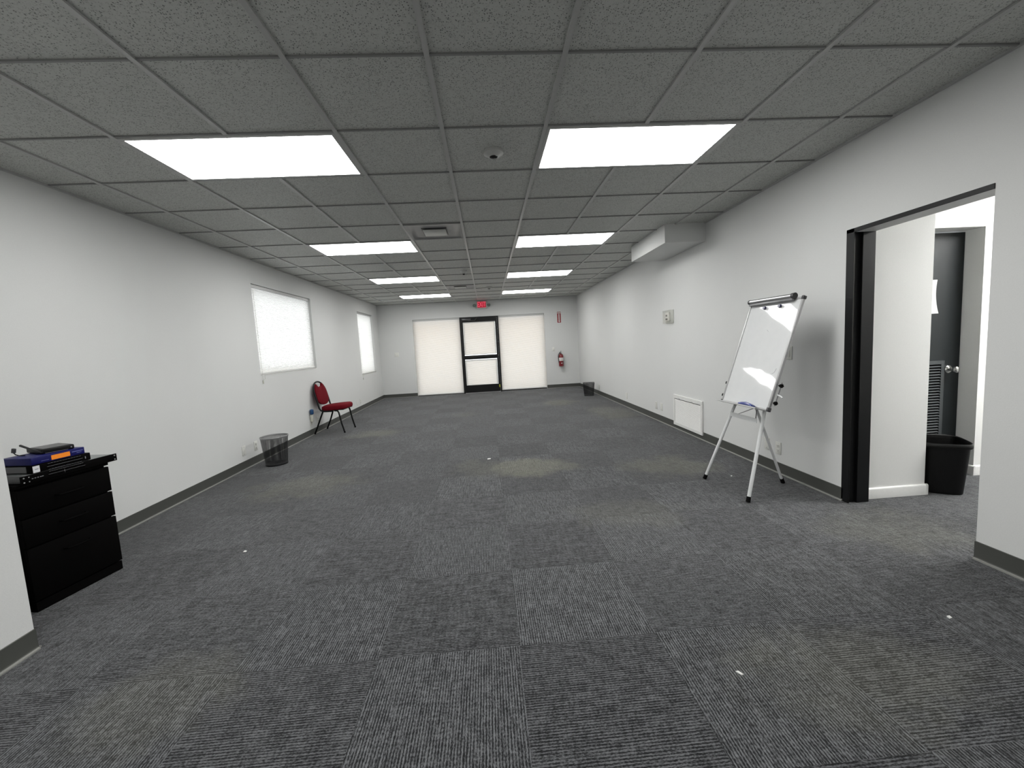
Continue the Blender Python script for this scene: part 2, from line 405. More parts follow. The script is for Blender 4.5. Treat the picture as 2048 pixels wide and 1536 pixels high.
struct('ceiling', MB().box(XL-.15, XR+.15, YF-.15, YB+.15, H+.010, H+.05), m_tile, smooth=False)
# ceiling grid: main tees, then duller cross tees
HB = .012
g = MB(); g2 = MB()
lights = [(-3, r) for r in (-3, 1, 5, 9, 13)]+[(1, r) for r in (-3, 1, 5, 9, 13)]
def hidden(i, j):      # main-direction tee piece between rows j..j+1 at column line i is inside a troffer
    return any(i == c+1 and j == r for c, r in lights)
def hw(i): return HB
for i in range(-4, 5):
    x = i*T
    j0 = math.floor(YF/T)
    for j in range(j0, 17):
        y0, y1 = max(YF, j*T), min(YB, (j+1)*T)
        if y1 <= y0 or hidden(i, j) or (x < SX and y1 <= .031): continue
        if x > 2.306 and 2.83 < (y0+y1)/2 < 3.93: continue
        g.box(x-HB, x+HB, y0, y1, H, H+.010)
for j in range(math.floor(YF/T)+1, 17):
    y = j*T
    x0 = XL if y > .03 else SX
    x1 = 2.306 if 2.83 < y < 3.93 else XR
    g2.box(x0, x1, y-HB*.5, y+HB*.5, H+.0022, H+.0102)
# wall angle
g.box(XL, XL+.022, .03, YB, H+.0002, H+.010); g.box(XR-.022, XR, YF, YB, H+.0002, H+.010); g.box(XL, XR, YB-.022, YB, H+.0003, H+.010)
struct('trim_1', g, m_grid, smooth=False)
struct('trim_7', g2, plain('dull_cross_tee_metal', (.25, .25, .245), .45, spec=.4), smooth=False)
# duct soffit box on the right wall
struct('trim_2', MB().box(2.306, XR, 2.83, 3.93, 2.385, H+.01), m_wall, smooth=False)

# ---- baseboards (rubber cove base with toe)
def cove(mb, p0, p1, nrm, h=.1016, t=.004, toe=.016):
    p0 = Vector(p0); p1 = Vector(p1); n = Vector(nrm)
    prof = [(0, h), (t, h-.002), (t, .017), (t+.001, .0105), (t+.0035, .0075), (toe-.0005, .0060), (toe, .0045), (toe, 0), (0, 0)]
    k = len(prof); vs_ = [p+n*a+Vector((0, 0, z)) for p in (p0, p1) for a, z in prof]
    fs = [tuple(range(k)), tuple(range(2*k-1, k-1, -1))]+[(i, (i+1) % k, (i+1) % k+k, i+k) for i in range(k)]
    mb.add(vs_, fs)
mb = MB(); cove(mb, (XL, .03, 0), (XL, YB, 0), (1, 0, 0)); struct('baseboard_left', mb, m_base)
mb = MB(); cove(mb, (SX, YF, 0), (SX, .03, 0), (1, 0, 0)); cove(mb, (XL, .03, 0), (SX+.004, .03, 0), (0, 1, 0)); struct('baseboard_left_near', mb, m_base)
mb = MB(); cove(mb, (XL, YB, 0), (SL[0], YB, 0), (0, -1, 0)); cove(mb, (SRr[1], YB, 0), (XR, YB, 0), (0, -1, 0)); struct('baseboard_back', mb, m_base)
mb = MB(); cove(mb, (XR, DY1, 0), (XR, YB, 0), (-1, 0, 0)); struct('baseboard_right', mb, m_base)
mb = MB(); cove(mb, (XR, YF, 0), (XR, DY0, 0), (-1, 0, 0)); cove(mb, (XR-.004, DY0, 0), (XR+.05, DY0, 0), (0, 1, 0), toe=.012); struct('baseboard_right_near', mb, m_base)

# ---- doorway frame in right wall (black steel, far jamb + head)
fr = MB()
fr.box(XR-.004, XR+.004, .873, .935, 0, DZ+.001)           # face of far jamb
fr.box(XR, 2.858, .893, .935, 0, DZ)                        # rabbet
fr.box(2.858, 2.952, .873, .935, 0, DZ)                     # stop part of jamb
fr.box(XR-.004, XR+.004, DY0, .935, 1.962, DZ+.001)         # head face
struct('trim_3', fr, m_jamb, bevel=.0015)
struct('trim_4', MB().box(XR+.004, XR+.15, DY0, .873, 1.962, DZ+.001), m_wall, smooth=False)   # painted underside of the opening

# ---- hall beyond
HC = 2.50
struct('wall_hall_left', MB().box(XR+.15, 3.455, .93, 1.07, 0, HC), m_wallw, smooth=False)
wall_with_holes('wall_hall_back', 'x', XR+.15, 5.6, 1.22, 1.40, 0, HC, [(3.30, 4.22, 0, 2.045)], m_wallw)
struct('wall_hall_right', MB().box(5.45, 5.6, YF, 1.40, 0, HC), m_wallw, smooth=False)
struct('wall_hall_front', MB().box(XR+.15, 5.6, YF-.15, YF, 0, HC), m_wallw, smooth=False)
struct('ceiling_hall', MB().box(XR+.15, 5.6, YF-.15, 1.40, HC, HC+.04), m_wallw, smooth=False)
def round_base(mb, pts, h=.082, t=.016):
    for (a, b, n) in pts:
        a = Vector(a); b = Vector(b); n = Vector(n)
        prof = [(0, 0), (t, 0), (t, h-.012), (t*.8, h-.004), (t*.4, h), (0, h)]
        k = len(prof); vs_ = [p+n*q+Vector((0, 0, z)) for p in (a, b) for q, z in prof]
        mb.add(vs_, [tuple(range(k)), tuple(range(2*k-1, k-1, -1))]+[(i, (i+1) % k, (i+1) % k+k, i+k) for i in range(k)])
mb = MB(); round_base(mb, [((2.955, .93, 0), (3.471, .93, 0), (0, -1, 0)), ((3.455, .914, 0), (3.455, 1.07, 0), (1, 0, 0))]); struct('baseboard_hall_left', mb, m_white)
mb = MB(); round_base(mb, [((4.22, 1.22, 0), (5.45, 1.22, 0), (0, -1, 0)), ((4.22, 1.204, 0), (4.22, 1.35, 0), (-1, 0, 0))]); struct('baseboard_hall_back', mb, m_white)
# hall door with louvre
d2 = thing('door_2', None, None, (3.75, 1.35, 0), kind='structure')
MB().box(3.312, 4.207, 1.350, 1.392, .008, 2.035).build('door_leaf', m_door, d2, bevel=.002)
lv = MB()
lx0, lx1, lz0, lz1 = 3.47, 4.058, .30, .975
lv.box(lx0, lx1, 1.336, 1.350, lz0, lz0+.03); lv.box(lx0, lx1, 1.336, 1.350, lz1-.03, lz1); lv.box(lx0, lx0+.03, 1.336, 1.350, lz0+.03, lz1-.03); lv.box(lx1-.03, lx1, 1.336, 1.350, lz0+.03, lz1-.03)
z = lz0+.04
while z < lz1-.04:
    Ms = Matrix.Translation((0, 1.343, z)) @ Matrix.Rotation(math.radians(38), 4, 'X')
    lv.box(lx0+.025, lx1-.025, -.010, .010, -.0012, .0012, Ms); z += .0235
MB().box(lx0+.02, lx1-.02, 1.348, 1.3505, lz0+.02, lz1-.02).build('louver_opening', m_port, d2, smooth=False)
lo = lv.build('louver_grille', plain('grey_green_louver_paint', (.045, .051, .054), .4), d2)
kn = MB(); Mk = Matrix.Translation((4.105, 1.350, .897)) @ Matrix.Rotation(math.pi/2, 4, 'X')
kn.lathe([(.033, 0), (.033, .006), (.026, .012), (.013, .016), (.011, .035), (.018, .040), (.027, .050), (.029, .060), (.025, .070), (.012, .076), (.0, .077)], 28, Mk)
kn.build('door_knob', m_chrome, d2)
# curled paper on the door
pp = MB(); rows, cols = 12, 6
vs_ = []
for a in range(rows+1):
    for b_ in range(cols+1):
        x = 3.735+.216*b_/cols+(.02*(1-a/rows)**2-.012*(a/rows)); z = 1.655-.28*a/rows
        curl = .045*(b_/cols)**2*(a/rows)**2+.003
        vs_.append((x, 1.348-curl, z))
fs = [(a*(cols+1)+b_, a*(cols+1)+b_+1, (a+1)*(cols+1)+b_+1, (a+1)*(cols+1)+b_) for a in range(rows) for b_ in range(cols)]
n_ = len(vs_); vs2 = vs_+[(x, y+.0004, z) for x, y, z in vs_]; fs2 = fs+[tuple(n_+i for i in reversed(q)) for q in fs]
o = MB().add([(x-3.84, y-1.348, z-1.52) for x, y, z in vs2], fs2)
single(o, 'paper_notice', m_paper, 'white sheet of paper curling off the dark louvered hall door', 'paper', (3.84, 1.348, 1.52))
# hall ceiling light
hl = thing('ceiling_light', 'bright flat panel light on the hall ceiling beyond the doorway', 'light', (4.86, .30, HC))
mb = MB().box(4.56, 5.16, -.30, -.27, HC-.02, HC).box(4.56, 5.16, .87, .90, HC-.02, HC).box(4.56, 4.59, -.27, .87, HC-.02, HC).box(5.13, 5.16, -.27, .87, HC-.02, HC); mb.build('frame', m_lframe, hl, smooth=False)
MB().box(4.59, 5.13, -.27, .87, HC-.012, HC-.002).build('diffuser', m_hall, hl, smooth=False)

# ---- exterior
struct('ground_outside', MB().box(-14, 14, YB+.15, 26, -.12, -.03).box(-14, XL-.15, YF-2, YB+.15, -.12, -.03), m_conc, smooth=False)
struct('added_porch_roof', MB().box(-5, 5, YB+.15, YB+2.5, 2.30, 2.45), m_tan, smooth=False)  # unseen roof, added to tint the back shades cream

# ------------------------------------------------------------------ windows, storefront
def window(name, M, w, h, mull=0):
    t = thing(name, None, None, M.translation, 0, kind='structure')
    fb = MB(); s = .04
    for b in ((-w/2, w/2, 0, s), (-w/2, w/2, h-s, h), (-w/2, -w/2+s, s, h-s), (w/2-s, w/2, s, h-s)): fb.box(b[0], b[1], .0, .035, b[2], b[3], M)
    if mull: fb.box(-s/2, s/2, 0, .035, s, h-s, M)
    fb.build('window_frame', m_black, t, bevel=.002)
    MB().box(-w/2+s, w/2-s, .014, .020, s, h-s, M).build('pane', m_glass, t, smooth=False)
    return t
def Mleft(yc, z0, x): return Matrix.Translation((x, yc, z0)) @ Matrix.Rotation(math.pi/2, 4, 'Z')   # local +x -> +y, local +y -> -x (outward)
def Mback(xc, z0, y): return Matrix.Translation((xc, y, z0))
window('window_1', Mleft((W1[0]+W1[1])/2, W1[2], XL-.10), W1[1]-W1[0], W1[3]-W1[2])
window('window_2', Mleft((W2[0]+W2[1])/2, W2[2], XL-.10), W2[1]-W2[0], W2[3]-W2[2])
window('window_3', Mback((SL[0]+SL[1])/2, 0, YB+.09), SL[1]-SL[0], 2.147)
window('window_4', Mback((SRr[0]+SRr[1])/2, 0, YB+.09), SRr[1]-SRr[0], 2.147)
def shade(label, M, w, h, group, pitch=.0195, rail=.03, head=.045, sidegap=.004, channel=False):
    """pleated cellular shade; local x along the wall, +y outwards, z up from the bottom of the bottom rail"""
    t = thing('cellular_shade', label, 'window shade', M.translation, 0, group)
    w2 = w/2-sidegap
    n = int(round((h-head-rail)/pitch)); p = (h-head-rail)/n
    vs_ = []; z = rail
    for i in range(n*2+1):
        y = 0 if i % 2 else .009
        for x in (-w2, w2): vs_.append((x, y, rail+i*p/2))
    fs = [(2*i, 2*i+1, 2*i+3, 2*i+2) for i in range(n*2)]
    mb = MB().add(vs_, fs, M); o = mb.build('pleated_fabric', m_shade, t, smooth=False)
    if channel:
        for s_ in (-1, 1): MB().box(min(s_*w2, s_*(w2-.035)), max(s_*w2, s_*(w2-.035)), -.010, -.002, rail, h-head, M).build('side_channel', m_plate, t, smooth=False)
    MB().box(-w2, w2, -.008, .018, 0, rail, M).build('bottom_rail', m_white, t, bevel=.003)
    MB().box(-w2, w2, -.012, .026, h-head, h, M).build('head_rail', m_grid, t, bevel=.003)
    return t
G = 'pleated shades over the windows and door'
s1 = shade('wide white pleated shade on the left wall window, nearer the camera', Mleft((W1[0]+W1[1])/2, W1[2], XL-.035), W1[1]-W1[0], W1[3]-W1[2], G)
s2 = shade('tall narrow white pleated shade on the left wall near the far corner', Mleft((W2[0]+W2[1])/2, W2[2], XL-.035), W2[1]-W2[0], W2[3]-W2[2], G)
shade('full height cream pleated shade left of the black glass door', Mback((SL[0]+SL[1])/2, .018, YB+.030), SL[1]-SL[0], 2.125, G)
shade('full height cream pleated shade right of the black glass door', Mback((SRr[0]+SRr[1])/2, .030, YB+.030), SRr[1]-SRr[0], 2.112, G)
# cords with little tassels under the two left wall shades
for (yy, zz, par, nm) in ((3.665, 1.10, s1, ''), (7.99, .80, s2, '')):
    c_ = MB(); c_.tube([(XL+.006, yy, zz+1.1), (XL+.008, yy, zz+.3), (XL+.008, yy, zz-.05)], .0016, 6)
    c_.tube([(XL+.010, yy+.05, zz-.005), (XL+.012, yy+.045, zz-.06), (XL+.01, yy+.02, zz-.07), (XL+.008, yy, zz-.05)], .0016, 6)
    c_.lathe([(.003, .02), (.006, .012), (.008, -.02), (.004, -.03)], 10, Matrix.Translation((XL+.010, yy, zz-.09)))
    c_.build('pull_cord', m_beige, par)
# white sills
struct('trim_5', MB().box(XL-.09, XL+.004, W1[0], W1[1], W1[2]-.012, W1[2]), m_white, smooth=False)
struct('trim_6', MB().box(XL-.09, XL+.004, W2[0], W2[1], W2[2]-.012, W2[2]), m_white, smooth=False)

# ---- glass entrance door (door_1)
d1 = thing('door_1', None, None, (0, YB+.05, 0), kind='structure')
Y0, Y1 = YB-.02, YB+.06
fb = MB()
fb.box(-.543, -.500, Y0, Y1, 0, 2.145).box(.500, .538, Y0, Y1, 0, 2.145).box(-.500, .500, Y0, Y1, 2.10, 2.145); fb.build('door_frame', m_blackf, d1, bevel=.002)
lf = MB(); a, b2 = Y0+.006, Y0+.05
lf.box(-.498, -.458, a, b2, .012, 2.098).box(.446, .498, a, b2, .012, 2.098).box(-.458, .446, a, b2, 1.998, 2.098).box(-.458, .446, a, b2, .958, 1.068).box(-.458, .446, a, b2, .012, .226)
lf.build('door_leaf', m_blackf, d1, bevel=.002)
build_each(MB().box(-.458, .446, Y0+.030, Y0+.036, .226, .958).box(-.458, .446, Y0+.030, Y0+.036, 1.068, 1.998), 'pane', m_glass, d1, smooth=False)
pb = MB(); pb.bevbox(-.43, .42, Y0-.045, Y0-.020, .99, 1.035, .006); pb.box(-.44, -.40, Y0-.03, a, .985, 1.04); pb.box(.39, .43, Y0-.03, a, .985, 1.04); pb.build('push_bar', m_blackf, d1)
cl = MB(); cl.bevbox(-.47, -.23, Y0-.05, Y0, 2.045, 2.10, .006); cl.box(-.30, -.28, Y0-.10, Y0-.03, 2.035, 2.045); cl.tube([(-.29, Y0-.09, 2.04), (-.12, Y0-.05, 2.04), (-.06, Y0-.01, 2.11)], .007, 8); cl.build('door_closer', m_dgrey, d1)
MB().box(.462, .490, a-.0015, a, .125, .205).build('sticker', m_stick, d1, smooth=False)
MB().box(-.50, .50, Y0-.02, Y1, 0, .010).build('threshold', m_alup, d1, bevel=.002)
shade('upper cream pleated shade on the glass of the black entrance door', Mback(-.006, 1.088, Y0-.004), .904, .912, G, rail=.018, head=.02, channel=True)
shade('lower white pleated shade on the glass of the black entrance door', Mback(-.006, .226, Y0-.004), .904, .716, G, rail=.018, head=.02, channel=True)

# ------------------------------------------------------------------ ceiling lights
def troffer(c, r, label):
    x0, x1, y0, y1 = c*T, (c+2)*T, r*T, (r+1)*T
    t = thing('ceiling_light', label, 'light', ((x0+x1)/2, (y0+y1)/2, H), 0, 'lit panel lights in the ceiling grid')
    i_ = .012; q = .034; mb = MB(); za, zb = H-.001, H+.006
    mb.box(x0+i_, x1-i_, y0+i_, y0+q, za, zb).box(x0+i_, x1-i_, y1-q, y1-i_, za, zb).box(x0+i_, x0+q, y0+q, y1-q, za, zb).box(x1-q, x1-i_, y0+q, y1-q, za, zb)
    mb.build('frame', m_lframe, t, bevel=.0015)
    MB().box(x0+q, x1-q, y0+q, y1-q, H+.001, H+.006).build('diffuser', m_lamp, t, smooth=False)
names = {1: 'nearest', 5: 'second nearest', 9: 'third nearest', 13: 'farthest'}
for c, r in lights:
    side = 'left' if c < 0 else 'right'
    if r < 0: troffer(c, r, 'added lit ceiling panel, unseen above and behind the camera, %s row' % side)  # extra unseen pair, added to brighten the near walls and floor
    else: troffer(c, r, 'lit rectangular ceiling panel, %s of the four in the %s row' % (names[r], side))

# supply air diffusers
def diffuser(c, r, label):
    x0, y0 = c*T, r*T; cx, cy = x0+T/2, y0+T/2
    t = thing('air_diffuser', label, 'air vent', (cx, cy, H), 0, 'square air vents in the ceiling')
    a = T/2-.012; mb = MB(); n = 10
    # dished square panel rising towards a square throat
    rings = [(a, .0), (a-.01, -.004), (a-.03, .0), (.22, .002), (.17, .004), (.135, .008)]
    rings = [(a, .008), (a, -.004), (a-.02, -.004), (a-.035, .006), (.20, .008), (.14, .009)]
    vs_ = []
    for rr, zz in rings: vs_ += [(cx-rr, cy-rr, H+zz), (cx+rr, cy-rr, H+zz), (cx+rr, cy+rr, H+zz), (cx-rr, cy+rr, H+zz)]
    fs = [(4*i+j, 4*i+(j+1) % 4, 4*i+4+(j+1) % 4, 4*i+4+j) for i in range(len(rings)-1) for j in range(4)]
    mb.add(vs_, fs); mb.build('panel', m_diffm, t)
    MB().box(cx-.135, cx+.135, cy-.135, cy+.135, H+.004, H+.0095).build('throat', m_equip, t, smooth=False)
    MB().bevbox(cx-.122, cx+.122, cy-.122, cy+.122, H-.010, H-.003, .003).box(cx-.02, cx+.02, cy-.02, cy+.02, H-.004, H+.005).build('center_plate', m_exith, t)
diffuser(-1, 4, 'square ceiling air vent with raised centre plate, between the second lights')
diffuser(-1, 11, 'square ceiling air vent near the exit sign')
def sensor(x, y, label, R=.066, hh=.024):
    t = thing('ceiling_sensor', label, 'sensor', (x, y, H), 0, 'round white sensors on the ceiling')
    Ms = Matrix.Translation((x, y, H+.010)) @ Matrix.Scale(-1, 4, (0, 0, 1))
    MB().lathe([(R*1.0, 0), (R*1.02, .010), (R, .016), (R*.55, .016+hh*.7), (R*.50, .016+hh*.8)], 32, Ms).build('housing', m_sensor, t)
    MB().lathe([(R*.42, .016+hh*.7), (R*.40, .016+hh*.95), (R*.28, .016+hh*1.15), (.0, .016+hh*1.25)], 24, Ms).build('lens', m_lens, t)
sensor(.305, .925, 'round white ceiling sensor nearest the camera, between the two nearest lights')
sensor(-.135, 5.178, 'small domed white camera sensor on the ceiling beyond the first air vent', .055, .042)
sensor(.304, 7.236, 'round white ceiling sensor nearest the exit sign')

# ------------------------------------------------------------------ exit sign
ex = thing('exit_sign', 'red lit EXIT sign with two lamp heads above the glass door', 'exit sign', (.10, YB, 2.47))
MB().bevbox(-.048, .248, YB-.05, YB, 2.355, 2.570, .006).build('housing', m_exith, ex)
MB().box(-.022, .222, YB-.053, YB-.049, 2.385, 2.555).build('face', m_exitr, ex, smooth=False)
Mt = Matrix.Translation((.10, YB-.0538, 2.470)) @ Matrix.Rotation(math.pi/2, 4, 'X') @ Matrix.Diagonal((.62, 1.0, 1, 1))
text_mb('EXIT', .185, .001, Mt).build('letters', m_exitl, ex, smooth=False)
for s_, xx in ((-1, -.105), (1, .305)):
    h_ = MB(); h_.tube([(xx-s_*.05, YB-.03, 2.455), (xx, YB-.03, 2.455)], .012, 10)
    h_.lathe([(.022, 0), (.040, .02), (.043, .055), (.036, .058), (.0, .05)], 24, Matrix.Translation((xx, YB-.03, 2.455)) @ Matrix.Rotation(math.radians(100), 4, 'X')); h_.build('lamp_head', m_exitg, ex)

# ------------------------------------------------------------------ fire sign + extinguisher
fs_ = thing('fire_extinguisher_sign', 'red and white FIRE EXTINGUISHER arrow sign high on the back wall', 'sign', (2.270, YB, 2.01))
MB().box(2.219, 2.321, YB-.003, YB, 1.860, 2.165).build('panel', m_signr, fs_, smooth=False)
ar = MB(); yy = YB-.0038
def flat(mb, pts): mb.prism(pts, yy, YB-.003)
flat(ar, [(2.229, 2.115), (2.311, 2.115), (2.311, 2.155), (2.229, 2.155)])
flat(ar, [(2.252, 2.105), (2.288, 2.105), (2.288, 1.905), (2.304, 1.905), (2.270, 1.868), (2.236, 1.905), (2.252, 1.905)])
ar.build('arrow', m_label, fs_, smooth=False)
def Mtx(x, z, y=None): return Matrix.Translation((x, (YB-.0042) if y is None else y, z)) @ Matrix.Rotation(math.pi/2, 4, 'X')
text_mb('FIRE', .030, .0006, Mtx(2.270, 2.135)).build('lettering', m_signr, fs_, smooth=False); tx = MB()
for k_, ch in enumerate('EXTINGUISHER'):
    t2 = text_mb(ch, .0165, .0006, Mtx(2.270, 2.095-.0163*k_)); tx.add(t2.v, t2.f)
tx.build('lettering', m_signr, fs_, smooth=False)

fe = thing('fire_extinguisher', 'red fire extinguisher with white label hung on the back wall', 'fire extinguisher', (2.255, YB-.085, .625))
Mc = Matrix.Translation((2.262, YB-.085, 0))
MB().lathe([(.0, .618), (.055, .618), (.066, .626), (.068, .64), (.068, .905), (.062, .935), (.045, .962), (.022, .978), (.020, .99)], 32, Mc).build('cylinder', m_ext, fe)
MB().lathe([(.0685, .775), (.0692, .776), (.0692, .865), (.0685, .866)], 32, Mc).build('label_band', m_label, fe)
MB().box(2.245, 2.285, YB-.1545, YB-.1535, .700, .722).build('small_label', m_label, fe, smooth=False)
vb = MB(); vb.cyl((2.262, YB-.085, .985), (2.262, YB-.085, 1.015), .016); vb.bevbox(2.245, 2.279, YB-.11, YB-.06, 1.005, 1.03, .004); vb.build('valve', m_alup, fe)
hd = MB(); hd.tube([(2.262, YB-.07, 1.02), (2.262, YB-.10, 1.035), (2.252, YB-.17, 1.055)], .008, 8); hd.tube([(2.262, YB-.08, 1.00), (2.262, YB-.12, .998), (2.255, YB-.165, .975)], .007, 8); hd.build('handle', m_black, fe)
ho = MB(); ho.tube([(2.250, YB-.10, 1.0), (2.215, YB-.11, .995), (2.187, YB-.11, .96), (2.180, YB-.11, .90), (2.184, YB-.11, .83), (2.192, YB-.11, .775)], .0095, 10); ho.cyl((2.192, YB-.11, .775), (2.196, YB-.11, .735), .011, .015); ho.build('hose', m_hose, fe)
MB().box(2.235, 2.289, YB-.02, YB, .93, 1.03).build('wall_bracket', m_crutch, fe, bevel=.002)

# ------------------------------------------------------------------ wall plates
def plate(label, M, w=.07, h=.115, kind='outlet', cat='outlet', group='white electrical plates on the walls'):
    name = {'outlet': 'wall_outlet', 'switch': 'light_switch', 'blank': 'wall_plate'}[kind]
    t = thing(name, label, cat, M.translation, 0, group)
    MB().bevbox(-w/2, w/2, -.006, 0, -h/2, h/2, .0025, M).build('cover_plate', m_plate, t)
    if kind == 'outlet':
        for s_ in (-1, 1):
            MB().bevbox(-.017, .017, -.009, -.005, s_*.021-.014, s_*.021+.014, .002, M).build('socket', m_plate, t)
            q = MB(); q.box(-.0085, -.0060, -.0096, -.0088, s_*.021-.002, s_*.021+.007, M).box(.0060, .0085, -.0096, -.0088, s_*.021-.002, s_*.021+.007, M).box(-.002, .002, -.0096, -.0088, s_*.021-.010, s_*.021-.006, M)
            build_each(q, 'slot', m_lcd, t, smooth=False)
    elif kind == 'switch':
        n = 2 if w > .1 else 1
        for k_ in range(n):
            xc = (k_-(n-1)/2)*.046
            MB().bevbox(xc-.016, xc+.016, -.011, -.005, -.033, .033, .002, M).build('rocker', m_plate, t)
    else:
        q = MB(); 
        for s_ in (-1, 1): q.cyl(M @ Vector((0, -.0075, s_*.042)), M @ Vector((0, -.004, s_*.042)), .003)
        build_each(q, 'screw', m_crutch, t)
def MR(y, z): return Matrix.Translation((XR, y, z)) @ Matrix.Rotation(-math.pi/2, 4, 'Z')   # local -y -> -x (into room)
def ML(y, z): return Matrix.Translation((XL, y, z)) @ Matrix.Rotation(math.pi/2, 4, 'Z')
def MBk(x, z): return Matrix.Translation((x, YB, z))
plate('blank white wall plate left of the round mesh bin, lower left wall', ML(3.080, .226), kind='blank', cat='wall plate')
plate('duplex outlet between the blank plate and the round mesh bin', ML(3.335, .226))
plate('white outlet low on the left wall with a blue-capped plug-in above it', ML(4.965, .215))
plate('duplex outlet low on the left wall behind the red chair', ML(5.245, .215))
plate('blank plate low on the left wall beyond the chair, nearer the chair of two', ML(7.40, .208), kind='blank', cat='wall plate')
plate('duplex outlet low on the left wall beyond the chair, nearer the far corner', ML(7.63, .208))
plate('wide white double switch on the back wall left of the shades', MBk(-2.348, 1.21), .125, .118, 'switch', 'switch')
plate('white single switch on the back wall above left of the extinguisher', MBk(2.072, 1.113), .072, .115, 'switch', 'switch')
plate('outlet low on the right wall beside the square mesh basket', MR(7.66, .205))
plate('single white plate low on the right wall between basket and return grille', MR(5.735, .217), kind='blank', cat='wall plate')
plate('blank plate low on the right wall, farther of the pair near the return grille', MR(4.35, .236), kind='blank', cat='wall plate')
plate('white plate low on the right wall, nearer of the pair near the return grille', MR(4.148, .240), kind='blank', cat='wall plate')
plate('blank plate low on the right wall partly hidden by the easel rear leg', MR(1.765, .243), kind='blank', cat='wall plate')
plate('duplex outlet low on the right wall between easel and black doorway frame', MR(1.612, .234))
plate('white switch on the right wall half hidden behind the whiteboard edge', MR(1.49, 1.110), .075, .118, 'switch', 'switch')

# plug-in freshener above the outlet
pf = thing('plug_in_freshener', 'clear plug-in air freshener with blue cap on left wall outlet', 'air freshener', (XL+.006, 4.955, .24))
MB().bevbox(XL+.0095, XL+.045, 4.930, 4.982, .225, .345, .010).build('body', m_beige, pf)
MB().bevbox(XL+.0095, XL+.060, 4.925, 4.990, .347, .435, .018, seg=3).build('cap', m_tealm, pf)

# thermostat in clear guard
th = thing('thermostat', 'white thermostat inside a clear locking guard on the right wall', 'thermostat', (XR, 3.81, 1.582))
Mt_ = MR(3.81, 1.582)
MB().bevbox(-.125, .125, -.006, 0, -.092, .092, .003, Mt_).build('back_plate', m_exith, th)
gd = MB(); 
for b in ((-.125, .125, .084, .092), (-.125, .125, -.092, -.084), (-.125, -.117, -.084, .084), (.117, .125, -.084, .084)): gd.box(b[0], b[1], -.052, -.006, b[2], b[3], Mt_)
gd.box(-.117, .117, -.052, -.049, -.084, .084, Mt_); gd.build('guard_cover', m_clear, th)
MB().bevbox(-.085, .035, -.032, -.006, -.060, .060, .004, Mt_).build('thermostat_body', m_plate, th)
build_each(MB().box(-.070, -.005, -.0335, -.031, -.045, -.020, Mt_).box(-.065, -.015, -.0332, -.031, .005, .030, Mt_), 'display', m_lcd, th, smooth=False)

# return air grille
vg = thing('return_air_grille', 'white louvered return air grille low on the right wall', 'air vent', (XR, 3.32, .06))
Mv = MR(3.318, .058); w2, hh = .392, .430; fr_ = MB(); d_ = .020
fr_.box(-w2, w2, -d_, 0, 0, .042, Mv).box(-w2, w2, -d_, 0, hh-.052, hh, Mv).box(-w2, -w2+.038, -d_, 0, .042, hh-.052, Mv).box(w2-.038, w2, -d_, 0, .042, hh-.052, Mv)
fr_.build('frame', m_white, vg, bevel=.003)
MB().box(-w2+.03, w2-.03, -.0055, -.0045, .04, hh-.05, Mv).build('filter_backing', m_dgrey, vg, smooth=False)
sl = MB(); z = .050
while z < hh-.058:
    sl.box(-w2+.036, w2-.036, -.0065, .0065, -.0007, .0007, Mv @ Matrix.Translation((0, -.0125, z)) @ Matrix.Rotation(math.radians(48), 4, 'X')); z += .0142
sl.build('louvers', m_white, vg, smooth=False)
for xx in (-.20, .15):
    q = MB(); p = Mv @ Vector((xx, -d_, hh-.048)); q.cyl(p, p+Vector((-.010, 0, 0)), .010, .009); q.build('latch_knob', m_alup, vg)

# ------------------------------------------------------------------ cabinet with equipment
RZ = -math.radians(9.6)
cab = thing('filing_cabinet', 'black three-drawer filing cabinet in the near left corner', 'cabinet', (-2.520, .597, 0), RZ)
MB().bevbox(-.21, .19, -.222, .217, .03, .705, .002).box(-.20, .18, -.21, .205, 0, .03).build('body', m_cab, cab, world=False)
MB().bevbox(-.212, .212, -.226, .226, .693, .711, .003).build('top_panel', m_cab, cab, world=False)
for z0, z1, zh in ((.528, .682, .605), (.364, .520, .450), (.062, .356, .285)):
    dr = MB().bevbox(.191, .210, -.226, .226, z0, z1, .002).build('drawer', m_cab, cab, world=False)
    hb = MB(); hb.tube([(.210, -.065, zh), (.232, -.060, zh), (.238, -.02, zh), (.238, .02, zh), (.232, .060, zh), (.210, .065, zh)], .005, 8); hb.build('handle', m_cab, dr, world=False)
MB().box(.150, .206, -.222, .224, .0, .054).build('plinth', m_cab, cab, world=False)
zt = .712
def front_ports(mb_, x, y0, y1, z0, z1, n):
    for i in range(n):
        a = y0+(y1-y0)*i/n; b = y0+(y1-y0)*(i+.78)/n
        mb_.box(x, x+.0008, a, b, z0, z1)
rk = thing('rack_switch', 'black-faced rack-mount switch with screw ears on the filing cabinet', 'network switch', (-2.293, .587, zt), RZ)
MB().bevbox(-.30, -.004, -.219, .219, .002, .0435, .001).build('case', m_equip, rk, world=False)
MB().box(-.299, -.006, -.217, .217, .0436, .0444).build('case_top', m_equipt, rk, world=False, smooth=False)
MB().bevbox(-.004, .002, -.2413, .2413, 0, .0444, .001).build('front_panel', m_cab, rk, world=False)
pr = MB(); front_ports(pr, .002, -.12, .06, .026, .036, 16); front_ports(pr, .002, -.12, .06, .008, .018, 16); pr.build('port_rows', m_port, rk, world=False, smooth=False)
ln = MB().box(.002, .0026, -.12, .06, .0215, .0225).box(.002, .0027, -.045, -.043, .010, .034); front_ports(ln, .002, -.115, .055, .0375, .0385, 16)
for yy_ in (-.195, -.183, -.171, -.159, -.150): ln.box(.002, .0026, yy_, yy_+.007, .020, .024)
